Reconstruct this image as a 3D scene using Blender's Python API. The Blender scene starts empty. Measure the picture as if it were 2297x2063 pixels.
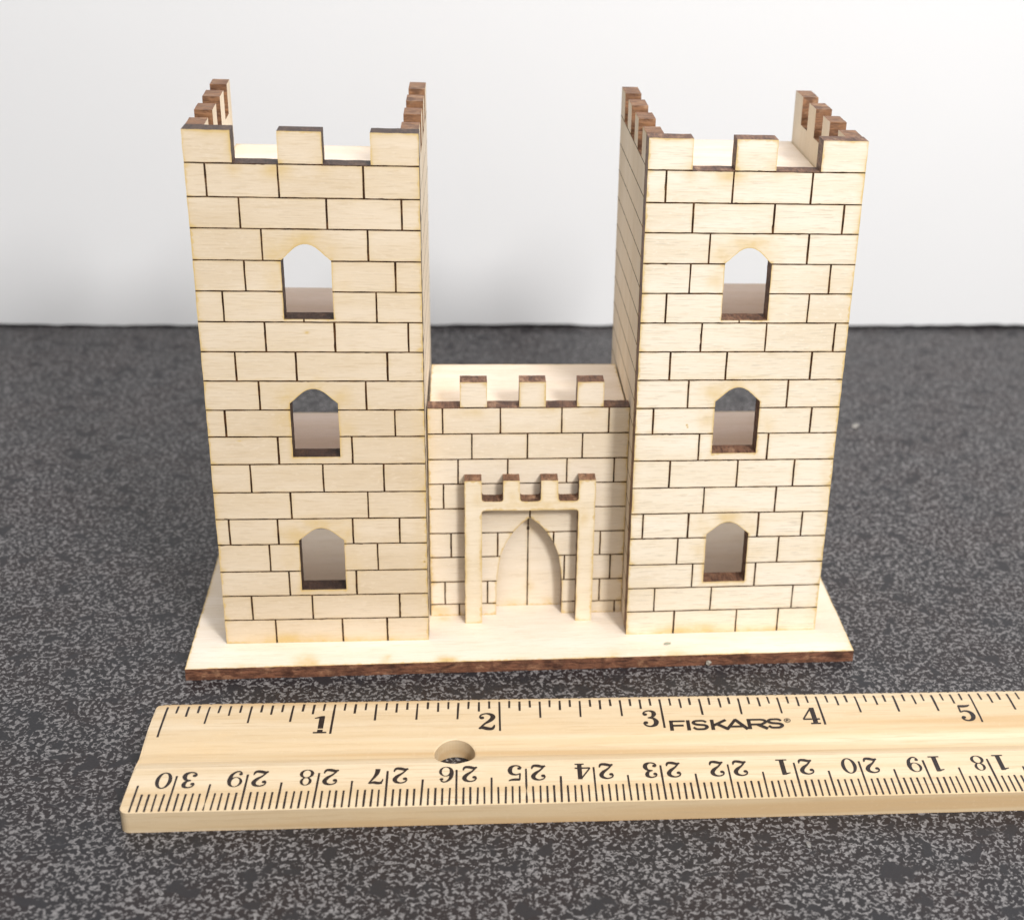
import bpy, math, random
import numpy as np
from mathutils import Vector, Matrix
from mathutils.geometry import delaunay_2d_cdt

S = 0.0254                                   # everything below is written in inches
rng = random.Random(7)
nrs = np.random.RandomState(11)
sc = bpy.context.scene
COL = sc.collection

# ------------------------------------------------------------------ helpers
def link(o, parent=None):
    COL.objects.link(o)
    if parent is not None:
        o.parent = parent
    return o

def empty(name, x, y, z, rz=0.0, parent=None):
    o = bpy.data.objects.new(name, None)
    o.empty_display_size = 0.005
    o.location = (x*S, y*S, z*S); o.rotation_euler = (0, 0, math.radians(rz))
    return link(o, parent)

def mesh_obj(name, verts, faces, mats, fmat=None, parent=None, attr=None, smooth=False, loc=(0, 0, 0), rz=0.0):
    me = bpy.data.meshes.new(name)
    me.from_pydata([(v[0]*S, v[1]*S, v[2]*S) for v in verts], [], faces)
    for m in mats:
        me.materials.append(m)
    if fmat is not None:
        me.polygons.foreach_set('material_index', np.array(fmat, dtype=np.int32))
    me.polygons.foreach_set('use_smooth', np.full(len(me.polygons), smooth))
    if attr is not None:
        a = me.attributes.new('scorch', 'FLOAT', 'POINT')
        a.data.foreach_set('value', np.array(attr, dtype=np.float32))
    me.update()
    o = bpy.data.objects.new(name, me)
    o.location = (loc[0]*S, loc[1]*S, loc[2]*S); o.rotation_euler = (0, 0, math.radians(rz))
    return link(o, parent)

def tag(o, label=None, cat=None, group=None, kind=None):
    if label: o['label'] = label
    if cat: o['category'] = cat
    if group: o['group'] = group
    if kind: o['kind'] = kind
    return o

# ------------------------------------------------------------------ materials
class NT:
    def __init__(self, name):
        self.m = bpy.data.materials.new(name); self.m.use_nodes = True
        self.t = self.m.node_tree; self.n = self.t.nodes
        self.b = self.n['Principled BSDF']
    def new(self, typ, **kw):
        nd = self.n.new(typ)
        for k, v in kw.items():
            setattr(nd, k, v)
        return nd
    def put(self, sock, v):
        if hasattr(v, 'is_linked') or isinstance(v, bpy.types.NodeSocket):
            self.t.links.new(v, sock)
        else:
            sock.default_value = v
    def coord(self, scale, off=(0, 0, 0), rot=(0, 0, 0)):
        tc = self.new('ShaderNodeTexCoord'); mp = self.new('ShaderNodeMapping')
        self.t.links.new(tc.outputs['Object'], mp.inputs['Vector'])
        mp.inputs['Scale'].default_value = tuple(s/S for s in scale)
        mp.inputs['Location'].default_value = off
        mp.inputs['Rotation'].default_value = rot
        return mp.outputs[0]
    def noise(self, vec, scale=1, detail=2, rough=0.5, dist=0):
        nd = self.new('ShaderNodeTexNoise')
        self.put(nd.inputs['Vector'], vec)
        nd.inputs['Scale'].default_value = scale; nd.inputs['Detail'].default_value = detail
        nd.inputs['Roughness'].default_value = rough; nd.inputs['Distortion'].default_value = dist
        return nd.outputs['Fac']
    def math(self, op, a, b=None, c=None):
        nd = self.new('ShaderNodeMath', operation=op)
        self.put(nd.inputs[0], a)
        if b is not None: self.put(nd.inputs[1], b)
        if c is not None: self.put(nd.inputs[2], c)
        return nd.outputs[0]
    def ramp(self, v, a, b, x=0.0, y=1.0):
        nd = self.new('ShaderNodeMapRange', interpolation_type='SMOOTHSTEP')
        self.put(nd.inputs['Value'], v)
        for k, q in zip(('From Min', 'From Max', 'To Min', 'To Max'), (a, b, x, y)):
            nd.inputs[k].default_value = q
        return nd.outputs[0]
    def mix(self, f, a, b):
        nd = self.new('ShaderNodeMix', data_type='RGBA')
        self.put(nd.inputs[0], f)
        for s, v in ((nd.inputs[6], a), (nd.inputs[7], b)):
            if isinstance(v, tuple): s.default_value = (*v, 1)
            else: self.t.links.new(v, s)
        return nd.outputs[2]
    def bump(self, h, strength, dist):
        nd = self.new('ShaderNodeBump')
        nd.inputs['Strength'].default_value = strength; nd.inputs['Distance'].default_value = dist*S
        self.put(nd.inputs['Height'], h)
        self.t.links.new(nd.outputs[0], self.b.inputs['Normal'])
    def out(self, col, rough=0.6, spec=0.3):
        self.put(self.b.inputs['Base Color'], col if not isinstance(col, tuple) else (*col, 1))
        self.put(self.b.inputs['Roughness'], rough)
        self.b.inputs['Specular IOR Level'].default_value = spec
        return self.m

def ply(name, axis, base=(0.74, 0.60, 0.41), fleck=0.5, seed=0.0):
    """pale birch ply face, grain running along one axis, laser scorch from a point attribute"""
    t = NT(name)
    def sc3(along, across):
        return tuple(along if i == axis else across for i in range(3))
    o = (seed, seed*1.7, seed*2.3)
    fine = t.noise(t.coord(sc3(7, 100), o), 1, 3, 0.6)
    mid = t.noise(t.coord(sc3(0.9, 7), o), 1, 3, 0.55, 0.3)
    big = t.noise(t.coord(sc3(0.7, 1.2), o), 1, 2)
    pore = t.noise(t.coord(sc3(8, 120), (o[1], o[2], o[0])), 1, 1, 0.5)
    dark = tuple(c*k for c, k in zip(base, (0.78, 0.72, 0.62)))
    lite = tuple(min(c*k, 0.93) for c, k in zip(base, (1.07, 1.10, 1.17)))
    c = t.mix(t.ramp(mid, 0.3, 0.72), base, lite)
    c = t.mix(t.math('MULTIPLY', t.ramp(big, 0.45, 0.75), 0.35), c, dark)
    c = t.mix(t.math('MULTIPLY', t.ramp(fine, 0.48, 0.76), 0.48), c, dark)
    c = t.mix(t.math('MULTIPLY', t.ramp(pore, 0.60, 0.70), fleck*0.7), c, tuple(k*m_ for k, m_ in zip(dark, (0.68, 0.74, 0.86))))
    pale_fleck = t.noise(t.coord(sc3(26, 70), (o[2], o[0], o[1])), 1, 1, 0.5)  # short pale flecks in the wood colour, along the grain
    c = t.mix(t.ramp(pale_fleck, 0.62, 0.70, 0, 0.45), c, lite)
    at = t.new('ShaderNodeAttribute', attribute_name='scorch')
    sn = t.noise(t.coord((6, 6, 6), o), 1, 3, 0.6)
    s = t.math('MULTIPLY', at.outputs['Fac'], t.ramp(sn, 0.25, 0.7, 0.5, 1.25))
    c = t.mix(t.ramp(s, 0.0, 0.75, 0, 0.85), c, (0.62, 0.44, 0.17))
    c = t.mix(t.ramp(s, 0.75, 1.25, 0, 0.8), c, (0.16, 0.075, 0.025))
    t.bump(t.math('ADD', t.math('MULTIPLY', fine, 0.7), pore), 0.22, 0.004)
    return t.out(c, 0.62, 0.25)

def char(name, along, a=(0.115, 0.048, 0.022), b=(0.030, 0.013, 0.009), c=(0.27, 0.125, 0.045), seed=0.0):
    """laser-burnt cut edge; streaks run along one axis"""
    t = NT(name)
    def sc3(al, ac):
        return tuple(al if i == along else ac for i in range(3))
    n1 = t.noise(t.coord(sc3(9, 52), (seed, seed, seed)), 1, 4, 0.7, 0.6)
    n2 = t.noise(t.coord(sc3(9, 15), (seed+3, seed, seed)), 1, 4, 0.65)
    n3 = t.noise(t.coord((60, 60, 60)), 1, 2)
    n4 = t.noise(t.coord((7, 7, 7), (seed, 2, 5)), 1, 3, 0.6)
    col = t.mix(t.ramp(n1, 0.30, 0.66, 0.12, 1.0), b, a)
    col = t.mix(t.ramp(n2, 0.5, 0.72, 0, 0.8), col, c)
    col = t.mix(t.ramp(n4, 0.48, 0.70, 0, 0.75), col, b)
    t.bump(t.math('ADD', n1, t.math('MULTIPLY', n3, 0.5)), 0.5, 0.012)
    return t.out(col, 0.55, 0.4)

M = {}
M['ply_left'] = ply('birch_ply_left', 0, (0.695, 0.57, 0.41), 0.2, 1.3)
M['ply_right'] = ply('birch_ply_right', 0, (0.77, 0.675, 0.53), 0.42, 5.1)
M['ply_gate'] = ply('birch_ply_gate', 0, (0.76, 0.65, 0.50), 0.2, 8.2)
M['ply_frame'] = ply('birch_ply_frame', 0, (0.76, 0.645, 0.475), 0.2, 3.9)
M['ply_side'] = ply('birch_ply_side', 2, (0.75, 0.64, 0.49), 0.3, 2.2)
M['ply_deck'] = ply('birch_ply_deck', 0, (0.79, 0.67, 0.54), 0.1, 9.4)
M['ply_base'] = ply('birch_ply_base', 0, (0.79, 0.68, 0.55), 0.1, 6.6)
M['ply_floor'] = ply('birch_ply_floor', 0, (0.87, 0.725, 0.61), 0.05, 4.4)
M['char_dark'] = char('burnt_edge_dark', 1, (0.070, 0.038, 0.026), (0.026, 0.014, 0.011), (0.13, 0.070, 0.040))
M['char_y'] = char('burnt_edge_across', 1, (0.215, 0.104, 0.058), (0.045, 0.019, 0.012), (0.40, 0.235, 0.14), 2.0)
M['char_x'] = char('burnt_edge_long', 0, (0.235, 0.100, 0.055), (0.040, 0.016, 0.011), (0.42, 0.225, 0.125), 4.0)
M['char_side'] = char('burnt_edge_side', 0, (0.29, 0.142, 0.066), (0.085, 0.036, 0.018), (0.43, 0.26, 0.15), 7.0)

def engraved():
    t = NT('engraved_line')
    n = t.noise(t.coord((22, 22, 22)), 1, 2)
    return t.out(t.mix(t.ramp(n, 0.4, 0.72), (0.028, 0.012, 0.006), (0.10, 0.046, 0.018)), 0.8, 0.1)
M['line'] = engraved()

def ink():
    t = NT('printed_ink')
    n = t.noise(t.coord((70, 70, 70)), 1, 2)
    return t.out(t.mix(t.ramp(n, 0.55, 0.75), (0.014, 0.008, 0.008), (0.06, 0.035, 0.025)), 0.45, 0.4)
M['ink'] = ink()

def pine():
    t = NT('ruler_wood')
    warp = t.noise(t.coord((0.35, 1.6, 1.6)), 1, 2)
    v = t.coord((0.14, 6.4, 6.4), (2.2, 0.4, 0))
    band = t.noise(v, 1, 2, 0.5, 0.25)
    fine = t.noise(t.coord((3, 60, 60)), 1, 3, 0.6)
    blot = t.noise(t.coord((2.2, 6, 6)), 1, 3, 0.6)
    sand = t.noise(t.coord((40, 26, 40), rot=(0, 0, 0.6)), 1, 2)
    c = t.mix(t.ramp(band, 0.36, 0.6), (0.685, 0.56, 0.395), (0.60, 0.455, 0.28))
    c = t.mix(t.ramp(band, 0.575, 0.66, 0, 0.7), c, (0.52, 0.345, 0.175))
    c = t.mix(t.ramp(blot, 0.52, 0.78, 0, 0.35), c, (0.63, 0.44, 0.235))
    c = t.mix(t.ramp(fine, 0.5, 0.75, 0, 0.65), c, (0.52, 0.375, 0.22))
    c = t.mix(t.ramp(sand, 0.58, 0.8, 0, 0.1), c, (0.78, 0.66, 0.48))
    t.bump(t.math('ADD', fine, t.math('MULTIPLY', sand, 0.6)), 0.22, 0.004)
    return t.out(c, 0.5, 0.35)
M['pine'] = pine()

def counter():
    t = NT('speckled_laminate')
    v = t.coord((1.08, 1.08, 1.08))
    v2 = t.coord((1, 1, 1), (3.1, 7.7, 0))
    a = t.noise(v, 21, 1.0, 0.5, 0.5)
    w1 = t.ramp(t.math('ABSOLUTE', t.math('SUBTRACT', a, 0.52)), 0.036, 0.072, 1, 0)
    m1 = t.ramp(t.noise(v2, 36, 1, 0.5, 0.5), 0.45, 0.53)
    b = t.noise(v2, 36, 1, 0.5, 0.6)
    w2 = t.ramp(b, 0.58, 0.64)
    spk = t.math('MAXIMUM', t.math('MULTIPLY', w1, m1), t.math('MULTIPLY', w2, 0.75))
    patch = t.noise(t.coord((1, 1, 1), (11, 5, 0)), 6.2, 2.5, 0.55, 0.5)
    hole = t.ramp(patch, 0.585, 0.635, 1, 0)
    spk = t.math('MULTIPLY', spk, hole)
    var = t.noise(t.coord((1, 1, 1), (1, 9, 0)), 55, 2)
    spk = t.math('MULTIPLY', spk, t.ramp(var, 0.25, 0.7, 0.45, 1.0))
    tint = t.noise(t.coord((1, 1, 1), (21, 5, 0)), 1.7, 2)
    base = t.mix(t.ramp(tint, 0.4, 0.6), (0.019, 0.0145, 0.0155), (0.018, 0.0165, 0.0185))
    base = t.mix(t.ramp(patch, 0.585, 0.635, 0, 0.5), base, (0.022, 0.0225, 0.026))
    c = t.mix(spk, base, (0.23, 0.219, 0.219))
    t.bump(t.noise(v, 60, 2), 0.12, 0.004)
    return t.out(c, t.ramp(var, 0.2, 0.8, 0.36, 0.50), 0.32)
M['counter'] = counter()

def white():
    t = NT('white_board')
    n = t.noise(t.coord((0.5, 0.5, 0.5)), 1, 3)
    f = t.noise(t.coord((14, 14, 14)), 1, 3)
    t.bump(f, 0.06, 0.01)
    return t.out(t.mix(n, (0.85, 0.85, 0.852), (0.875, 0.875, 0.88)), 0.7, 0.2)
M['white'] = white()

def plain(name, col, rough=0.5, spec=0.4, amp=0.25):
    t = NT(name)
    n = t.noise(t.coord((30, 30, 30)), 1, 3)
    return t.out(t.mix(n, tuple(c*(1-amp) for c in col), tuple(min(1, c*(1+amp)) for c in col)), rough, spec)
M['crumb_grey'] = plain('grey_flake', (0.20, 0.19, 0.18))
M['crumb_pale'] = plain('pale_crumb', (0.40, 0.38, 0.35))
M['crumb_dark'] = plain('dark_crumb', (0.06, 0.055, 0.04))
M['glue'] = plain('dried_glue', (0.36, 0.33, 0.28), 0.25, 0.6)
M['chip'] = plain('green_grey_chip', (0.30, 0.30, 0.22))

# ------------------------------------------------------------------ flat plates cut from ply
def dense(poly, step, jit=0.0, closed=True):
    out = []
    n = len(poly)
    for i in range(n if closed else n-1):
        p, q = np.array(poly[i], float), np.array(poly[(i+1) % n], float)
        L = np.linalg.norm(q-p); k = max(1, int(math.ceil(L/step)))
        nrm = np.array([-(q-p)[1], (q-p)[0]])/max(L, 1e-9)
        for j in range(k):
            w = p + (q-p)*j/k
            if j: w = w + nrm*nrs.uniform(-jit, jit)
            out.append((float(w[0]), float(w[1])))
    return out

def inside(pts, poly):
    P = np.asarray(pts); a = np.asarray(poly); b = np.roll(a, -1, axis=0)
    x, y = P[:, 0:1], P[:, 1:2]
    cond = (a[:, 1] > y) != (b[:, 1] > y)
    dy = b[:, 1]-a[:, 1]; dy = np.where(np.abs(dy) < 1e-12, 1e-12, dy)
    xi = a[:, 0] + (y-a[:, 1])*(b[:, 0]-a[:, 0])/dy
    return (np.sum(cond & (x < xi), axis=1) % 2) == 1

def segdist(pts, poly):
    P = np.asarray(pts)[:, None, :]; a = np.asarray(poly)[None]; b = np.roll(np.asarray(poly), -1, axis=0)[None]
    d = b-a; L = np.maximum((d**2).sum(2), 1e-12)
    t = np.clip(((P-a)*d).sum(2)/L, 0, 1)[..., None]
    return np.sqrt((((a+t*d)-P)**2).sum(2)).min(1)

def plate(name, outline, thick, place, mats, parent, holes=(), lines=(), grid=0.04, jit=0.0015, scorch=(0.55, 0.03),
          blobs=(), step=0.045, rim=0.85, halo=0.27):
    """outline/holes in (u, v); lines = engraved rectangles (u0, v0, u1, v1); place(u, v, w) -> xyz, w = 0 front, 1 back.
    mats = (face, cut edge[, engraved line]); mats[0] also on the back."""
    loops = [dense(outline, step, jit)] + [dense(h, step*0.6, jit*0.6) for h in holes]
    V, Ed = [], []
    for lp in loops:
        s = len(V); V += lp; n = len(lp)
        Ed += [(s+i, s+(i+1) % n) for i in range(n)]
    for (u0, v0, u1, v1) in lines:
        horizontal = (u1-u0) > (v1-v0)
        L = max(u1-u0, v1-v0); k = max(2, int(L/0.05))
        def strip(off, j):
            A, Bp = [], []
            for i in range(k+1):
                f = i/k
                if horizontal:
                    A.append((u0+(u1-u0)*f, v0-off+nrs.uniform(-j, j))); Bp.append((u0+(u1-u0)*f, v1+off+nrs.uniform(-j, j)))
                else:
                    A.append((u0-off+nrs.uniform(-j, j), v0+(v1-v0)*f)); Bp.append((u1+off+nrs.uniform(-j, j), v0+(v1-v0)*f))
            return A + Bp[::-1]
        lp = strip(0, 0.0011)
        s = len(V); V += lp; n = len(lp); Ed += [(s+i, s+(i+1) % n) for i in range(n)]
        V += strip(0.017, 0.002)
    for li, lp in enumerate(loops):
        a = np.array(lp); d = np.roll(a, -1, 0)-np.roll(a, 1, 0); d /= np.maximum(np.linalg.norm(d, axis=1)[:, None], 1e-9)
        nn = np.stack([-d[:, 1], d[:, 0]], 1)
        ar2 = np.sum(a[:, 0]*np.roll(a[:, 1], -1)-np.roll(a[:, 0], -1)*a[:, 1])
        sg = (1 if ar2 > 0 else -1)*(1 if li == 0 else -1)
        for q in (0.0075, 0.019):
            R_ = a+nn*sg*q
            g = inside(R_, loops[0])
            for l2 in loops[1:]: g &= ~inside(R_, l2)
            dm = np.min([segdist(R_, l2) for l2 in loops], axis=0)
            V += [tuple(map(float, z_)) for z_ in R_[g & (dm > q*0.7)]]
    for (bu, bv, ru, rv, st) in blobs:
        if ru < 0.025:
            V += [(bu, bv)]+[(bu+ru*q*math.cos(a), bv+rv*q*math.sin(a)) for q in (1.0, 2.2) for a in np.linspace(0, 5.5, 8)]
    lo = np.min(loops[0], axis=0); hi = np.max(loops[0], axis=0)
    gx = np.arange(lo[0]+grid*0.5, hi[0], grid); gy = np.arange(lo[1]+grid*0.5, hi[1], grid)
    G = np.array([(x+nrs.uniform(-.2, .2)*grid, y+nrs.uniform(-.2, .2)*grid) for x in gx for y in gy])
    if len(G):
        ok = inside(G, loops[0])
        for lp in loops: ok &= segdist(G, lp) > grid*0.35
        V += [tuple(map(float, g)) for g in G[ok]]
    vo, eo, fo, *_ = delaunay_2d_cdt([Vector(v) for v in V], Ed, [], 0, 1e-5)
    P = np.array([(v.x, v.y) for v in vo]); F = np.array([list(f) for f in fo if len(f) == 3])
    C = P[F].mean(axis=1)
    keep = inside(C, loops[0])
    for lp in loops[1:]: keep &= ~inside(C, lp)
    F, C = F[keep], C[keep]
    A = P[F]
    area = (A[:, 1, 0]-A[:, 0, 0])*(A[:, 2, 1]-A[:, 0, 1]) - (A[:, 1, 1]-A[:, 0, 1])*(A[:, 2, 0]-A[:, 0, 0])
    F[area < 0] = F[area < 0][:, ::-1]
    isl = np.zeros(len(F), bool)
    for (u0, v0, u1, v1) in lines:
        isl |= (C[:, 0] > u0-.0006) & (C[:, 0] < u1+.0006) & (C[:, 1] > v0-.0006) & (C[:, 1] < v1+.0006)
    used = np.unique(F); remap = -np.ones(len(P), int); remap[used] = np.arange(len(used))
    P = P[used]; F = remap[F]; n = len(P)
    # scorch around cut edges and engraved lines
    dcut = np.min([segdist(P, lp) for lp in loops], axis=0)
    sco = scorch[0]*np.exp(-dcut/scorch[1])
    ph = nrs.uniform(0, 6, 4)
    sco *= 0.75+0.5*np.sin(P[:, 0]*7+ph[0])*np.sin(P[:, 1]*5+ph[1])
    sco = np.maximum(sco, rim*np.exp(-dcut/0.0036))
    if lines:
        R = np.array(lines)
        dx = np.maximum(np.maximum(R[None, :, 0]-P[:, 0:1], P[:, 0:1]-R[None, :, 2]), 0)
        dy = np.maximum(np.maximum(R[None, :, 1]-P[:, 1:2], P[:, 1:2]-R[None, :, 3]), 0)
        dl = np.sqrt(dx**2+dy**2).min(1)
        sco = np.maximum(sco, halo*np.exp(-dl/0.011))
    for (bu, bv, ru, rv, st) in blobs:
        sco = np.maximum(sco, st*np.exp(-(((P[:, 0]-bu)/ru)**2+((P[:, 1]-bv)/rv)**2)))
    # boundary edges
    cnt = {}
    for f in F:
        for i in range(3):
            e = (int(f[i]), int(f[(i+1) % 3])); k = (min(e), max(e))
            cnt[k] = None if k in cnt else e
    bd = [e for e in cnt.values() if e is not None]
    verts = [place(u, v, 0.0) for u, v in P] + [place(u, v, 1.0) for u, v in P]
    faces = [tuple(map(int, f)) for f in F]; fm = [2 if q else 0 for q in isl]
    faces += [(int(f[2])+n, int(f[1])+n, int(f[0])+n) for f in F]; fm += [0]*len(F)
    off = len(verts); att = list(sco)+[0.12]*n
    bv = sorted({i for e in bd for i in e}); bm_ = {i: off+2*j for j, i in enumerate(bv)}
    for i in bv:                             # separate vertices so cut edges stay crisp
        verts += [verts[i], verts[i+n]]; att += [0.8, 0.8]
    for a, b in bd:
        faces.append((bm_[b], bm_[a], bm_[a]+1, bm_[b]+1)); fm.append(1)
    return mesh_obj(name, verts, faces, list(mats), fm, parent, att)

def rounded(poly, r, idx=None, k=4):
    out = []; n = len(poly)
    for i in range(n):
        p = np.array(poly[i], float)
        if idx is not None and i not in idx:
            out.append(tuple(p)); continue
        a = np.array(poly[i-1], float); b = np.array(poly[(i+1) % n], float)
        da = (a-p)/np.linalg.norm(a-p); db = (b-p)/np.linalg.norm(b-p)
        s, e = p+da*r, p+db*r
        for j in range(k+1):
            f = j/k
            out.append(tuple((1-f)**2*s+2*f*(1-f)*p+f*f*e))
    return out

def rect(u0, v0, u1, v1):
    return [(u0, v0), (u1, v0), (u1, v1), (u0, v1)]

# ------------------------------------------------------------------ measured dimensions (inches)
TB = 0.0843            # base thickness
TH, TW = 3.3954, 1.3167
T = 0.122              # front wall thickness
TS = 0.106             # side wall thickness
ROWS = [TH-0.189] + [0.1783+0.18905*i for i in range(15, -1, -1)]
ROWS = [3.206, 3.010, 2.825, 2.633, 2.443, 2.251, 2.060, 1.870, 1.678, 1.498, 1.309, 1.113, 0.924, 0.740, 0.542, 0.3605, 0.179]
JOINTS = [[0.113, 0.517, 0.997], [0.287, 0.781, 1.210], [0.400, 1.010], [0.291, 1.165], [0.153, 1.047], [0.385, 0.794, 1.232],
          [0.198, 0.556, 1.101], [0.325, 0.966], [0.110, 1.136], [0.416, 0.868], [0.236, 0.681, 1.057], [0.472, 0.952],
          [0.078, 0.380, 0.850, 1.146], [0.318, 1.001], [0.430, 0.858], [0.182, 0.568, 1.132], [0.324, 0.755, 1.046]]
HL, VL = 0.0088, 0.0120

def window(u0, u1, v0, vs, vt):
    c = (u0+u1)/2; h = (u1-u0)/2
    pts = [(u0, v0), (u1, v0), (u1, vs)]
    for fx, fy in ((0.80, 0.26), (0.62, 0.52), (0.42, 0.78), (0.24, 0.93), (0.08, 0.995), (-0.08, 0.995), (-0.24, 0.93), (-0.42, 0.78), (-0.62, 0.52), (-0.80, 0.26)):
        pts.append((c+h*fx, vs+(vt-vs)*fy))
    pts.append((u0, vs))
    return pts
WIN = [window(0.502, 0.793, 2.270, 2.634, 2.735), window(0.503, 0.793, 1.359, 1.722, 1.819), window(0.507, 0.791, 0.401, 0.767, 0.855)]

def tower_lines():
    L = []
    for i, z in enumerate(ROWS):
        L.append((0.0, z-HL/2, TW, z+HL/2))
        zb = ROWS[i+1] if i+1 < len(ROWS) else 0.0
        for x in JOINTS[i]:
            hw = VL/2*rng.uniform(0.85, 1.15)
            L.append((x-hw, zb+(HL/2 if zb else 0.0)-0.004*(zb > 0), x+hw, z-HL/2+0.004))
    L.append((0.612, 2.251+0.004, 0.621, 2.272))      # short burn under the top window
    return L

CREN = 3.206           # height of crenel floor on towers
def tower_outline():
    m = [(0, 0.266), (0.523, 0.771), (1.043, TW)]
    return [(0, 0), (TW, 0), (TW, TH), (m[2][0], TH), (m[2][0], CREN), (m[1][1], CREN), (m[1][1], TH), (m[1][0], TH), (m[1][0], CREN), (m[0][1], CREN), (m[0][1], TH), (0, TH)]

def side_outline(D):
    ms = [(T+0.002, 0.312), (0.522, 0.706), (0.904, 1.098), (1.284, D)]
    pts = [(T+0.002, 0), (D, 0)]
    for a, b in ms[::-1]:
        pts += [(b, TH-0.003), (a, TH-0.003)]
        if a > 0.2: pts += [(a, CREN), ]
        i = ms.index((a, b))
        if i: pts += [(ms[i-1][1], CREN)]
    return pts

def side_lines(D):
    return [(T, z-0.004, D, z+0.004) for z in ROWS]

# ------------------------------------------------------------------ the toy castle
castle = empty('toy_castle', 0.0023, 0.4408, 0.0, 1.4894)
tag(castle, 'pale laser-cut plywood toy castle with two crenellated towers, gate and base, on the dark counter', 'toy castle')

BL, BD = 4.3906, 1.865
base_blobs = [(0.74, 0.055, 0.085, 0.11, 0.5), (0.80, 0.03, 0.045, 0.05, 0.6), (0.36, 0.02, 0.10, 0.04, 0.4), (1.26, 0.02, 0.05, 0.06, 0.45),
              (1.27, 0.07, 0.03, 0.04, 0.5), (1.66, 0.02, 0.07, 0.06, 0.75), (2.15, 0.015, 0.12, 0.03, 0.35), (2.77, 0.03, 0.06, 0.07, 0.35),
              (3.18, 0.02, 0.10, 0.05, 0.42), (3.62, 0.02, 0.10, 0.04, 0.3), (1.64, 0.53, 0.05, 0.03, 0.6), (0.2, 0.9, 0.08, 0.1, 0.2)]
plate('base', rect(0, 0, BL, BD), TB, lambda u, v, w: (u, v, TB*(1-w)), (M['ply_base'], M['char_x']), castle,
      grid=0.035, jit=0.002, scorch=(0.45, 0.022), blobs=base_blobs)

def tower(x, y, rz, face, edge, zroof, zfl, skew, side_scorch):
    t = empty('tower', x, y, TB, rz, castle)
    win_blobs = []
    for (u, v) in ((0.648, 2.68), (0.648, 1.77), (0.648, 0.81)):
        win_blobs += [(u-0.15, v+0.0, 0.12, 0.10, 0.36), (u+0.15, v+0.0, 0.10, 0.09, 0.30), (u, v+0.08, 0.16, 0.06, 0.38),
                      (u-0.19, v-0.17, 0.08, 0.10, 0.28), (u+0.19, v-0.22, 0.08, 0.12, 0.24)]
    win_blobs += [(0.42, 0.02, 0.30, 0.055, 0.5), (0.9, 0.0, 0.28, 0.05, 0.42), (0.5, 3.18, 0.12, 0.07, 0.4), (0.77, 3.22, 0.07, 0.08, 0.34),
                  (0.27, 3.20, 0.06, 0.08, 0.34), (1.29, 1.0, 0.06, 1.2, 0.22), (0.3, 2.36, 0.25, 0.06, 0.12)]
    win_blobs = [(a, b, c, d, e*1.22) for a, b, c, d, e in win_blobs]
    win_blobs += [(0.63, 2.185, 0.014, 0.009, 1.1), (1.30, 0.60, 0.007, 0.006, 1.5), (0.185, 1.47, 0.016, 0.005, 0.9)] if skew else [(0.33, 1.56, 0.006, 0.006, 1.4), (0.335, 1.545, 0.005, 0.005, 1.4), (0.37, 3.33, 0.01, 0.004, 0.8)]
    plate('front_wall', tower_outline(), T, lambda u, v, w: (u, T*w, v), (face, M[edge], M['line']), t,
          holes=WIN, lines=tower_lines(), scorch=(0.62, 0.020), blobs=win_blobs)
    D = 1.5085
    # side walls: u runs back, v up
    def side(Dd, x0, sk, outer):
        # outer = -1: engraved face looks left, +1: looks right
        def pl(u, v, w):
            xx = x0 + (w*TS if outer < 0 else TS*(1-w))
            return (xx + sk*(u-T), u, v)
        o = plate('side_wall', side_outline(Dd)[::1] if outer > 0 else [(a, b) for a, b in side_outline(Dd)], T, pl,
                  (M['ply_side'], M['char_side'], M['line']), t, lines=side_lines(Dd), scorch=(side_scorch, 0.02), grid=0.06, halo=0.2)
        if outer < 0:
            o.data.flip_normals()
        return o
    side(D if not skew else 1.452, 0.0, -0.042 if skew else 0.004, -1)
    side(D, TW-TS-0.002, 0.0, 1)
    def deck(name, zt, depth, x0=TS+0.003, x1=TW-TS-0.005):
        xb = x0 - (0.058 if skew else 0)
        return plate(name, [(x0, T+0.003), (x1, T+0.003), (x1, depth), (xb, depth)], 0.09, lambda u, v, w: (u, v, zt-0.09*w), (M['ply_floor' if name == 'floor' else 'ply_deck'], M['char_x']), t,
                     grid=0.08, scorch=(0.25, 0.03))
    for z in zfl:
        deck('floor', z, D+0.005)
    deck('roof_deck', zroof, D+0.005)
    return t

tower(0.222, 0.288, 0.806-1.4894, M['ply_left'], 'char_dark', 2.955, (0.995, 1.950), True, 0.4)
tower(2.866, 0.273, 1.6512-1.4894, M['ply_right'], 'char_y', 3.040, (0.985, 1.998), False, 0.3)

# gatehouse between the towers
gate = empty('gatehouse', 0, 0, TB, 0, castle)
GY = 0.570
TG = 0.112
gx0, gx1 = 1.552, 2.863
gm = [(1.760, 1.933), (2.140, 2.311), (2.516, 2.689)]
gz, gt = 1.560, 1.738
out = [(gx0, 0), (1.995, 0), (1.995, 0.19)]
arch = [(0.2255, 0.19), (0.2185, 0.318), (0.198, 0.464), (0.161, 0.562), (0.115, 0.642), (0.064, 0.703), (0.0, 0.758)]
ac = 2.2205
arch_l = [(ac-a, z) for a, z in arch]
arch_r = [(ac+a, z) for a, z in arch[::-1]][1:]
out = [(gx0, 0), (ac-0.2255, 0)] + arch_l + arch_r + [(ac+0.2255, 0), (gx1, 0), (gx1, gz)]
for a, b in gm[::-1]:
    out += [(b, gz), (b, gt), (a, gt), (a, gz)]
out += [(gx0, gz)]
GR = [gz, 1.376, 1.193, 1.013, 0.829, 0.644, 0.460, 0.269, 0.093]
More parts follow.
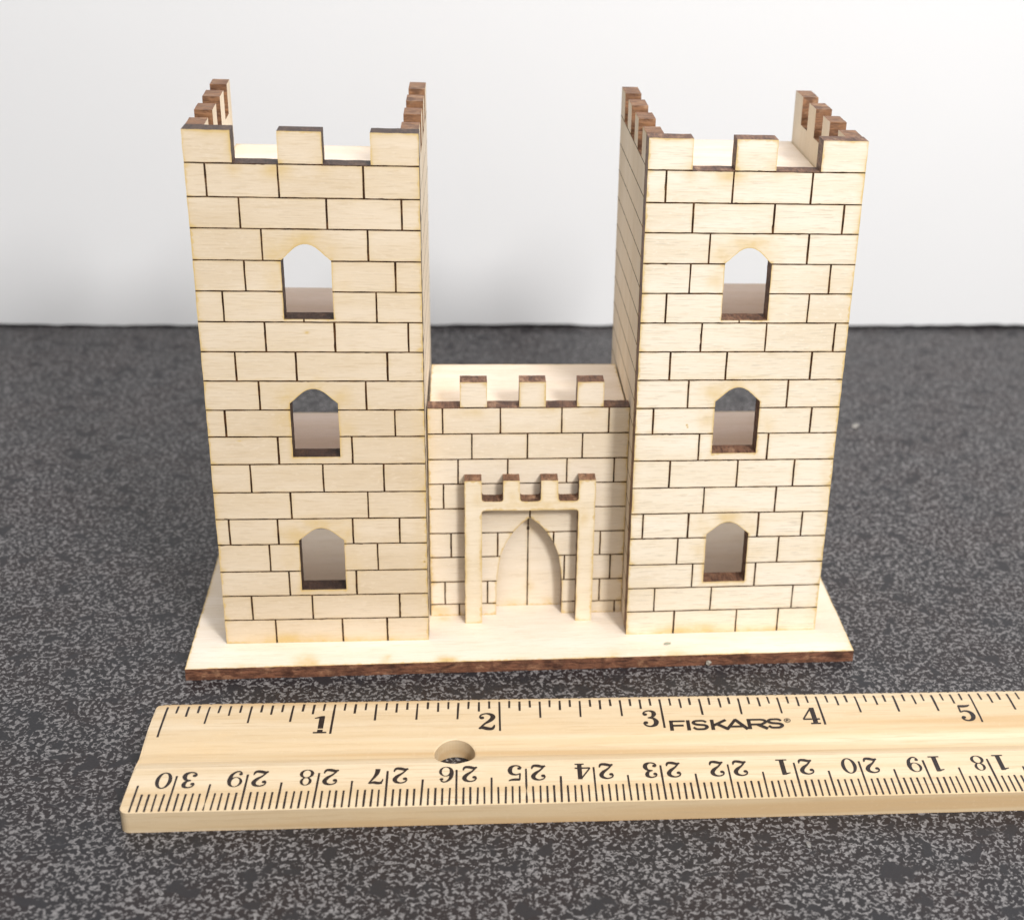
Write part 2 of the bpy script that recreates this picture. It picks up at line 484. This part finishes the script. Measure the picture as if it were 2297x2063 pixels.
GJ = [[1.647, 2.019, 2.418, 2.727], [1.834, 2.196, 2.558], [1.743, 2.069, 2.459, 2.774], [1.646], [2.2195], [1.692, 2.004, 2.381, 2.699],
      [2.458, 2.773], [1.647, 1.936, 2.704], [1.743, 2.62, 2.814]]
gl = []
for i, z in enumerate(GR):
    gl.append((gx0, z-HL/2, gx1, z+HL/2))
    zb = GR[i+1] if i+1 < len(GR) else 0.0
    for x in GJ[i]:
        gl.append((x-VL*0.45, zb+(HL/2 if zb else 0)-0.003*(zb > 0), x+VL*0.45, z-HL/2+0.003))
plate('gate_wall', out, T, lambda u, v, w: (u, GY+TG*w, v), (M['ply_gate'], M['char_y'], M['line']), gate, lines=gl, scorch=(0.55, 0.018),
      blobs=[(1.85, 1.53, 0.2, 0.05, 0.35), (2.3, 1.54, 0.3, 0.04, 0.32), (2.6, 1.53, 0.12, 0.05, 0.4), (2.25, 0.77, 0.1, 0.05, 0.3), (1.6, 0.05, 0.1, 0.06, 0.5),
             (1.56, 1.6, 0.05, 1.0, 0.25), (2.03, 0.1, 0.05, 0.1, 0.35)])
plate('door', rect(1.93, 0.0, 2.53, 0.88), 0.08, lambda u, v, w: (u, GY+TG+0.004+0.08*w, v), (M['ply_gate'], M['char_y'], M['line']), gate,
      lines=[(2.209, 0.0, 2.2185, 0.79), (2.2085, 0.165, 2.226, 0.174), (2.205, 0.60, 2.2215, 0.622)], scorch=(0.2, 0.02),
      blobs=[(2.10, 0.0, 0.14, 0.05, 0.4), (2.225, 0.15, 0.045, 0.05, 0.45), (2.0, 0.3, 0.05, 0.3, 0.28), (2.36, 0.03, 0.05, 0.04, 0.4), (2.235, 0.60, 0.03, 0.03, 0.3)], grid=0.03)
FY = 0.4665
fo = [(1.783, 0), (1.896, 0), (1.896, 0.865), (2.535, 0.863), (2.535, 0), (2.645, 0), (2.646, 1.081), (2.534, 1.081), (2.535, 0.929), (2.402, 0.929),
      (2.396, 1.082), (2.284, 1.082), (2.284, 0.930), (2.149, 0.930), (2.144, 1.083), (2.036, 1.083), (2.037, 0.931), (1.897, 0.933), (1.895, 1.084), (1.784, 1.084)]
fo = rounded(fo, 0.022, {2, 3, 8, 9, 12, 13, 16, 17})
plate('portal_frame', fo, T, lambda u, v, w: (u, FY+(GY-FY-0.002)*w, v), (M['ply_frame'], M['char_y']), gate, scorch=(0.6, 0.016), grid=0.025,
      blobs=[(2.2, 0.90, 0.3, 0.025, 0.5), (2.10, 0.97, 0.04, 0.05, 0.4), (2.57, 0.80, 0.05, 0.08, 0.45), (1.87, 0.93, 0.04, 0.07, 0.38), (2.35, 0.9, 0.1, 0.03, 0.45)])
plate('roof_deck', rect(1.565, GY+TG+0.003, 2.858, 1.470), 0.09, lambda u, v, w: (u, v, 1.50-0.09*w), (M['ply_deck'], M['char_x']), gate,
      grid=0.05, scorch=(0.3, 0.03), blobs=[(1.62, 0.9, 0.14, 0.3, 0.3)])

def lump(name, x, y, z, r, mat, parent=None, flat=0.6, seed=0, ang=0.0, stretch=1.0):
    rr = np.random.RandomState(seed)
    V, F = [], []
    nu, nv = 7, 5
    off = rr.uniform(0.5, 1.25, (nv+1, nu))
    for j in range(nv+1):
        th = math.pi*j/nv
        for i in range(nu):
            ph = 2*math.pi*i/nu; k = off[j, i] if 0 < j < nv else 1.0
            px, py = stretch*r*math.sin(th)*math.cos(ph)*k, r*math.sin(th)*math.sin(ph)*k
            V.append((px*math.cos(ang)-py*math.sin(ang), px*math.sin(ang)+py*math.cos(ang), r*flat*(1+math.cos(th)*(k*0.3+0.7))))
    for j in range(nv):
        for i in range(nu):
            F.append((j*nu+i, (j+1)*nu+i, (j+1)*nu+(i+1) % nu, j*nu+(i+1) % nu))
    F += [tuple(range(nu-1, -1, -1)), tuple(nv*nu+i for i in range(nu))]
    return mesh_obj(name, V, F, [mat], None, parent, None, False, (x, y, z))
lump('glue_or_chip', 3.395, -0.012, 0.012, 0.020, M['glue'], castle, 0.9, 3)
lump('glue_or_chip', 3.13, 0.145, TB-0.008, 0.017, M['chip'], castle, 0.6, 5, 0.3, 1.7)  # this one is a grey-green chip lying on the base, not glue

# ------------------------------------------------------------------ the wooden ruler
RW, RC, RX0, RX1 = 1.0183, 0.184, -0.070, 12.07
ruler = empty('ruler', 0, 0, 0)
tag(ruler, 'pale wooden ruler with inch and centimetre scales and a round hole, before the castle', 'ruler')

PY_ = [0.03, 0.0, -0.02, -0.10, -0.30, -0.40, -0.48, -0.555, -0.600, -0.64, -0.80, -0.98, -1.010, -1.030]
PZ_ = [0.118, 0.124, 0.133, 0.139, 0.140, 0.131, 0.114, 0.112, 0.126, 0.1385, 0.1385, 0.1383, 0.1375, 0.1365]
def prof(y):
    return float(np.interp(-y, [-q for q in PY_], PZ_))

def ruler_body():
    Y0, Y1 = 0.006, -1.024
    outl = []
    def corner(cx, cy, r, a0, a1, n=6):
        for i in range(n+1):
            a = a0+(a1-a0)*i/n
            outl.append((cx+r*math.cos(a), cy+r*math.sin(a)))
    pi = math.pi
    corner(RX0+0.05, Y1+0.05, 0.05, pi, 1.5*pi); corner(RX1-0.05, Y1+0.05, 0.05, 1.5*pi, 2*pi)
    corner(RX1-0.06, Y0-0.06, 0.06, 0, pi/2); corner(RX0+0.06, Y0-0.06, 0.06, pi/2, pi)
    hole = [(1.739+0.119*math.cos(a), -0.530+0.119*math.sin(a)) for a in np.linspace(0, 2*pi, 41)[:-1]]
    lp = [dense(outl, 0.12, 0.0008), hole]
    V, Ed = [], []
    for l in lp:
        s = len(V); V += l; Ed += [(s+i, s+(i+1) % len(l)) for i in range(len(l))]
    for y in PY_:
        if Y1 < y < Y0:
            for x in np.arange(RX0+0.012, RX1, 0.04 if y < -0.9 or y > -0.05 else 0.12):
                V.append((float(x), y))
    rr = [(1.739+0.127*math.cos(a), -0.530+0.127*math.sin(a)) for a in np.linspace(0, 2*pi, 41)[:-1]]
    V += rr
    vo, _, fo_, *_r = delaunay_2d_cdt([Vector(v) for v in V], Ed, [], 0, 1e-6)
    P = np.array([(v.x, v.y) for v in vo]); F = np.array([list(f) for f in fo_ if len(f) == 3]); C = P[F].mean(1)
    F = F[inside(C, lp[0]) & ~inside(C, lp[1])]
    A = P[F]; ar = (A[:, 1, 0]-A[:, 0, 0])*(A[:, 2, 1]-A[:, 0, 1])-(A[:, 1, 1]-A[:, 0, 1])*(A[:, 2, 0]-A[:, 0, 0])
    F[ar < 0] = F[ar < 0][:, ::-1]
    n = len(P)
    dh = segdist(P, lp[1]); do = segdist(P, lp[0])
    zt = [prof(y)-(0.004 if h < 0.002 else 0)-(0.003 if o < 0.002 else 0) for (x, y), h, o in zip(P, dh, do)]
    verts = [(x, y, z) for (x, y), z in zip(P, zt)] + [(x, y, 0.0006) for x, y in P]
    faces = [tuple(map(int, f)) for f in F]+[(int(f[2])+n, int(f[1])+n, int(f[0])+n) for f in F]
    cnt = {}
    for f in F:
        for i in range(3):
            e = (int(f[i]), int(f[(i+1) % 3])); k = (min(e), max(e)); cnt[k] = None if k in cnt else e
    bd = [e for e in cnt.values() if e]
    bv = sorted({i for e in bd for i in e}); mp = {i: len(verts)+3*j for j, i in enumerate(bv)}
    for i in bv:
        x, y, z = verts[i]; cy = -0.5 if segdist([(x, y)], lp[0])[0] < 0.003 else None
        ins = 0.0
        if cy is not None: ins = 0.014*(1 if y < -0.9 else -1 if y > -0.1 else 0)
        verts += [(x, y, z), (x, y, 0.004), (x, y+ins*0.25, 0.0006)]
    for a, b in bd:
        faces.append((mp[b], mp[a], mp[a]+1, mp[b]+1)); faces.append((mp[b]+1, mp[a]+1, mp[a]+2, mp[b]+2))
    o = mesh_obj('ruler_body', verts, faces, [M['pine']], None, ruler)
    return o
ruler_body()

INKZ = 0.0016
class Ink:
    def __init__(self): self.v, self.f, self.lay = [], [], []
    def quadstrip(self, L, R, flat=None):
        s = len(self.v)
        for a, b in zip(L, R): self.v += [a, b]
        self.lay += [max(self.lay, default=0)+1]*(2*len(L)) if flat is None else [0]*(2*len(L))
        for i in range(len(L)-1): self.f.append((s+2*i, s+2*i+1, s+2*i+3, s+2*i+2))
    def fan(self, pts):
        s = len(self.v); self.v += pts; self.f.append(tuple(range(s, s+len(pts))))
        self.lay += [max(self.lay, default=0)+1]*len(pts)
    def ring(self, outer, inner):
        self.quadstrip(outer+outer[:1], inner+inner[:1])
    def build(self, name, xf, lift=0.0):
        vs = []
        for p, q in zip(self.v, self.lay):
            x, y = xf(p); vs.append((x, y, prof(y)+INKZ+lift+0.00016*q))
        # make every face look up
        fs = []
        for f in self.f:
            a = sum(vs[f[i]][0]*vs[f[(i+1) % len(f)]][1]-vs[f[(i+1) % len(f)]][0]*vs[f[i]][1] for i in range(len(f)))
            fs.append(f if a > 0 else f[::-1])
        return mesh_obj(name, vs, fs, [M['ink']], None, ruler)

def spline(pts, ws, n=7):
    P = np.array(pts, float); W = np.array(ws, float); out, ow = [], []
    k = len(P)
    for i in range(k-1):
        p0, p1, p2, p3 = P[max(i-1, 0)], P[i], P[i+1], P[min(i+2, k-1)]
        for j in range(n):
            t = j/n
            out.append(0.5*((2*p1)+(-p0+p2)*t+(2*p0-5*p1+4*p2-p3)*t*t+(-p0+3*p1-3*p2+p3)*t**3)); ow.append(W[i]*(1-t)+W[i+1]*t)
    out.append(P[-1]); ow.append(W[-1])
    return np.array(out), np.array(ow)

def stroke(ink, pts, ws, curve=True, bold=0):
    if curve: P, W = spline(pts, ws)
    else: P, W = np.array(pts, float), np.array(ws, float)
    if bold: W = W*bold+0.012
    d = np.gradient(P, axis=0) if len(P) > 2 else np.repeat([P[1]-P[0]], 2, axis=0)
    d /= np.maximum(np.linalg.norm(d, axis=1)[:, None], 1e-9)
    nn = np.stack([-d[:, 1], d[:, 0]], 1)
    ink.quadstrip([tuple(p) for p in P+nn*W[:, None]/2], [tuple(p) for p in P-nn*W[:, None]/2])

def oval(cx, cy, rx, ry, n=28):
    return [(cx+rx*math.cos(2*math.pi*i/n), cy+ry*math.sin(2*math.pi*i/n)) for i in range(n)]

def digit(ch):
    k = Ink()
    def ball(x, y, r=0.075): k.fan(oval(x, y, r, r, 14))
    if ch == '0':
        k.ring(oval(.31, .5, .31, .51), oval(.31, .5, .165, .452))
    elif ch == '1':
        stroke(k, [(.33, .985), (.33, .02)], [.15, .15], False, 1.18)
        stroke(k, [(.10, .02), (.56, .02)], [.05, .05], False, 1.18)
        k.fan([(.08, .845), (.27, .875), (.405, .90), (.405, 1.0), (.30, .995), (.08, .895)])
    elif ch == '2':
        ball(.135, .715, .085)
        stroke(k, [(.055, .735), (.115, .90), (.29, .975), (.47, .90), (.525, .735), (.43, .54), (.23, .33), (.06, .06)], [.03, .05, .055, .11, .14, .12, .06, .05], True, 1.2)
        stroke(k, [(.04, .07), (.16, .125), (.34, .065), (.49, .06), (.56, .16), (.575, .27)], [.05, .12, .13, .11, .06, .02], True, 1.2)
    elif ch == '3':
        ball(.135, .75, .08)
        stroke(k, [(.06, .77), (.13, .91), (.29, .975), (.43, .90), (.455, .75), (.38, .59), (.22, .535)], [.03, .05, .05, .11, .13, .08, .035], True, 1.2)
        stroke(k, [(.22, .535), (.41, .49), (.50, .30), (.45, .11), (.28, .025), (.12, .085), (.05, .22)], [.035, .08, .14, .12, .05, .05, .04], True, 1.2)
        ball(.125, .235, .085)
    elif ch == '4':
        stroke(k, [(.40, .985), (.02, .285)], [.045, .045], False, 1.18)
        stroke(k, [(.01, .275), (.62, .275)], [.065, .065], False, 1.18)
        stroke(k, [(.43, .99), (.43, .02)], [.14, .14], False, 1.18)
        stroke(k, [(.25, .02), (.61, .02)], [.05, .05], False, 1.18)
    elif ch == '5':
        stroke(k, [(.10, .93), (.28, .92), (.44, .94), (.55, 1.0)], [.10, .12, .09, .02], True, 1.2)
        stroke(k, [(.115, .95), (.095, .53)], [.045, .045], False, 1.18)
        stroke(k, [(.095, .54), (.26, .615), (.44, .53), (.495, .32), (.43, .11), (.27, .025), (.12, .08), (.05, .20)], [.035, .06, .11, .14, .11, .05, .05, .04], True, 1.2)
        ball(.125, .215, .08)
    elif ch in '69':
        k.ring(oval(.30, .31, .28, .31), oval(.315, .31, .155, .272))
        stroke(k, [(.50, .87), (.40, .965), (.27, .945), (.13, .76), (.085, .5), (.085, .31)], [.03, .05, .06, .10, .13, .12], True, 1.2)
        ball(.465, .80, .075)
        if ch == '9': k.v = [(.60-x, 1-y) for x, y in k.v]
    elif ch == '7':
        stroke(k, [(.04, .70), (.07, .85), (.12, .93)], [.02, .05, .06], True, 1.2)
        stroke(k, [(.06, .93), (.22, .95), (.38, .91), (.58, .96)], [.10, .13, .12, .05], True, 1.2)
        stroke(k, [(.575, .96), (.42, .66), (.30, .36), (.27, .06)], [.035, .07, .13, .16], True, 1.2)
    elif ch == '8':
        k.ring(oval(.30, .745, .225, .255), oval(.30, .745, .115, .218))
        k.ring(oval(.30, .27, .275, .27), oval(.30, .27, .15, .228))
    return k

def tick(k, x, y0, y1, w=0.0130):
    n = max(3, int(abs(y1-y0)/0.045)); L, R = [], []
    broken = rng.random() < 0.05
    gap = rng.randint(1, n-1) if broken and n > 3 else -1
    w *= rng.uniform(0.9, 1.08); lean = rng.uniform(-.0008, .0008)
    ws = [w*rng.uniform(0.9, 1.1) for _ in range(n+1)]
    if gap > 0: ws[gap] *= 0.3
    for i in range(n+1):
        y = y0+(y1-y0)*i/n
        L.append((x-ws[i]/2+lean*i, y)); R.append((x+ws[i]/2+lean*i, y))
    k.quadstrip(L, R, 1)

ki = Ink()
for i in range(0, 12*16+1):
    ln = 0.343 if i % 16 == 0 else 0.222 if i % 4 == 0 else 0.145 if i % 2 == 0 else 0.115
    tick(ki, i/16, -0.004, -ln+rng.uniform(-.003, .003))
ki.build('inch_scale', lambda p: p)
kc = Ink()
for i in range(0, 306):                      # 305 mm down to 0, from the left end
    mm = 305-i
    x = RC+(300-mm)/25.4
    tp = -0.712 if mm % 10 == 0 else -0.792 if mm % 5 == 0 else -0.873
    tick(kc, x, -1.0185, tp+rng.uniform(-.003, .003), 0.0116)
kc.build('centimetre_scale', lambda p: p)

for i in range(1, 12):
    k = Ink(); s = str(i)
    for q, ch in enumerate(s):
        d = digit(ch); b = len(k.v)
        k.v += [(x+q*0.68, y) for x, y in d.v]; k.f += [tuple(a+b for a in f) for f in d.f]; k.lay += d.lay
    wd = 0.62+0.68*(len(s)-1)
    if s == '1': wd = 0.58
    k.build('inch_numeral', lambda p: (i-0.022+(p[0]-wd)*0.172, -0.333+p[1]*0.166), 0.0004)
for c in range(30, 0, -1):
    s = str(c); k = Ink(); tx = RC+(30-c)/2.54
    for q, ch in enumerate(s):
        d = digit(ch); b = len(k.v)
        # printed upside down seen from here: first digit right of the tick, second left of it
        if len(s) == 2:
            off = (0.118 if q == 0 else -0.020)
        else:
            off = -0.020
        k.v += [(tx+off-x*0.146, -0.682-y*0.142) for x, y in d.v]
        # turned by half a turn: top of the digit points at the viewer
        k.v[b:] = [(tx+off-x*0.146, -0.824+y*0.0+0.142*(1-y)) for x, y in d.v]
        k.f += [tuple(a+b for a in f) for f in d.f]; k.lay += d.lay
    k.build('centimetre_numeral', lambda p: p, 0.0004)

def maker():
    k = Ink(); h = 0.094; t, hz = 0.0225, 0.0165
    def st(pts, w): stroke(k, pts, [w]*len(pts), False)
    def hb(x0, x1, y): st([(x0, y), (x1, y)], hz)
    def vb(x, y0=0.0, y1=h): st([(x, y0), (x, y1)], t)
    vb(0.011); hb(0.0, 0.097, h-hz/2); hb(0.0, 0.086, h*0.47)
    vb(0.116)
    def ess(x0, x1):
        m = (x0+x1)/2; w = x1-x0
        stroke(k, [(x1-.012, h*.74), (x1-.028, h*.895), (m, h*.915), (x0+.022, h*.88), (x0+.010, h*.70), (x0+.026, h*.555), (m, h*.505),
                   (x1-.022, h*.45), (x1-.010, h*.29), (x1-.026, h*.115), (m, h*.085), (x0+.024, h*.11), (x0+.008, h*.28)],
               [.016, .017, .0165, .0185, .021, .019, .0175, .019, .021, .0185, .0165, .017, .016])
    ess(0.138, 0.240)
    vb(0.265); st([(0.272, h*.42), (0.352, h-.004)], 0.021); st([(0.292, h*.56), (0.358, 0.004)], 0.023)
    st([(0.350, 0.0), (0.414, h)], 0.020); st([(0.408, h), (0.480, 0.0)], 0.024); hb(0.372, 0.458, h*0.27)
    vb(0.494); hb(0.49, 0.572, h-hz/2); hb(0.49, 0.575, h*0.43)
    stroke(k, [(0.568, h-hz/2), (0.592, h*.83), (0.595, h*.62), (0.570, h*.43)], [hz, .019, .020, hz])
    st([(0.545, h*.43), (0.604, 0.0)], 0.023)
    ess(0.606, 0.708)
    k.ring(oval(0.736, 0.072, .0205, .0205), oval(0.736, 0.072, .0165, .0165))
    st([(0.730, 0.061), (0.730, 0.084)], 0.0042); st([(0.729, 0.082), (0.741, 0.082)], 0.004); st([(0.729, 0.072), (0.741, 0.072)], 0.004)
    st([(0.7415, 0.083), (0.7415, 0.071)], 0.004); st([(0.735, 0.072), (0.743, 0.061)], 0.004)
    k.build('maker_mark', lambda p: (3.036+p[0]*0.997, -0.371+p[1]), 0.0004)
maker()

# ------------------------------------------------------------------ counter, white board, crumbs
def sheet(name, x0, x1, y0, y1, z, mat):
    return mesh_obj(name, [(x0, y0, z-1.2), (x1, y0, z-1.2), (x1, y1, z-1.2), (x0, y1, z-1.2), (x0, y0, z), (x1, y0, z), (x1, y1, z), (x0, y1, z)],
                    [(0, 3, 2, 1), (4, 5, 6, 7), (0, 1, 5, 4), (1, 2, 6, 5), (2, 3, 7, 6), (3, 0, 4, 7)], [mat])
tag(sheet('countertop', -34, 38, -16, 9.4, 0.0, M['counter']), kind='structure')

def backdrop():
    xs = np.arange(-30, 36.01, 0.11); V, F = [], []
    def yl(x): return 6.915+0.0232*x
    zb = 0.030+0.008*np.sin(xs*0.9)+nrs.uniform(-.012, .012, len(xs))+np.where(xs > 5.5, 0.014, 0)
    for j in range(1, len(zb)): zb[j] = 0.4*zb[j-1]+0.6*zb[j]
    n = len(xs)
    for x, z in zip(xs, zb): V.append((x, yl(x), max(z, 0.004)))
    for x in xs: V.append((x, yl(x)+0.02, 26.0))
    for x, z in zip(xs, zb): V.append((x, yl(x)+0.6, max(z, 0.004)))
    for x in xs: V.append((x, yl(x)+0.6, 26.0))
    for i in range(n-1):
        F += [(i, i+1, n+i+1, n+i), (2*n+i+1, 2*n+i, 3*n+i, 3*n+i+1), (i+1, i, 2*n+i, 2*n+i+1), (n+i, n+i+1, 3*n+i+1, 3*n+i)]
    F += [(0, n, 3*n, 2*n), (n-1, 2*n+n-1, 3*n+n-1, 2*n-1)]
    o = mesh_obj('backdrop', V, F, [M['white']])
    tag(o, kind='structure')
backdrop()

CR = 'crumbs scattered on the counter'
for (x, y, r, mat, fl, lab, sd) in [
        (5.30, 4.40, 0.030, 'crumb_pale', 0.7, 'pale crumb farthest back on the counter, right of the right tower', 1),
        (4.62, 3.20, 0.022, 'crumb_pale', 0.8, 'small whitish crumb on the counter, closest to the right tower', 2),
        (3.72, -1.28, 0.020, 'crumb_grey', 0.5, 'grey flake on the counter just below the front edge of the ruler', 3)]:
    o = lump('crumb', x, y, 0.0, r, M[mat], None, fl, sd, 0.5*sd, 1.25)
    tag(o, lab, 'crumb', CR)

# ------------------------------------------------------------------ camera (solved from the ruler's marks and the towers)
f_px, cx, cy, W, H = 3221.83, 1439.6, 991.4, 2297.0, 2063.0
cam = bpy.data.cameras.new('camera'); co = bpy.data.objects.new('camera', cam); COL.objects.link(co)
p, y, r = (math.radians(a) for a in (-24.7854, 6.4574, 2.8242))
fwd = Vector((math.sin(y)*math.cos(p), math.cos(y)*math.cos(p), math.sin(p)))
right = Vector((math.cos(y), -math.sin(y), 0)); up = right.cross(fwd)
r2 = math.cos(r)*right+math.sin(r)*up; u2 = -math.sin(r)*right+math.cos(r)*up
mw = Matrix((r2, u2, -fwd)).transposed().to_4x4()
mw.translation = Vector((1.9671, -7.4938, 5.3776))*S
co.matrix_world = mw
cam.sensor_fit = 'HORIZONTAL'; cam.sensor_width = 36.0
cam.lens = f_px/W*36.0
cam.shift_x = (W/2-cx)/W; cam.shift_y = (cy-H/2)/W
cam.clip_start = 0.01; cam.clip_end = 20.0
cam.dof.use_dof = True
cam.dof.focus_distance = 8.7*S
cam.dof.aperture_fstop = (cam.lens/1000)/(0.075*S)
sc.camera = co

# ------------------------------------------------------------------ light
def area(name, loc, target, power, sx, sy=None, col=(1, 1, 1), disk=False):
    l = bpy.data.lights.new(name, 'AREA'); l.energy = power; l.color = col
    l.shape = 'DISK' if disk else 'RECTANGLE'
    l.size = sx*S; l.size_y = (sy or sx)*S
    o = bpy.data.objects.new(name, l); COL.objects.link(o)
    o.location = Vector(loc)*S
    o.rotation_euler = (Vector(target)-Vector(loc)).to_track_quat('-Z', 'Y').to_euler()
    return o
area('lamp_front', (9.2, -13.0, 12.5), (2.6, 1.2, 1.2), 1.9, 3.4, None, (1.0, 0.985, 0.97), True)
area('lamp_ceiling', (10.0, -13.0, 30.0), (3.0, 4.5, 2.0), 4.3, 26, 18, (0.985, 0.99, 1.0))

w = bpy.data.worlds.new('World'); sc.world = w; w.use_nodes = True
bg = w.node_tree.nodes['Background']; bg.inputs[0].default_value = (1.0, 0.985, 0.97, 1); bg.inputs[1].default_value = 0.47

sc.render.engine = 'CYCLES'
sc.cycles.max_bounces = 12; sc.cycles.diffuse_bounces = 10
sc.cycles.use_denoising = True
vs = sc.view_settings
vs.view_transform = 'Standard'; vs.look = 'None'; vs.exposure = 0; vs.gamma = 1; vs.use_curve_mapping = False
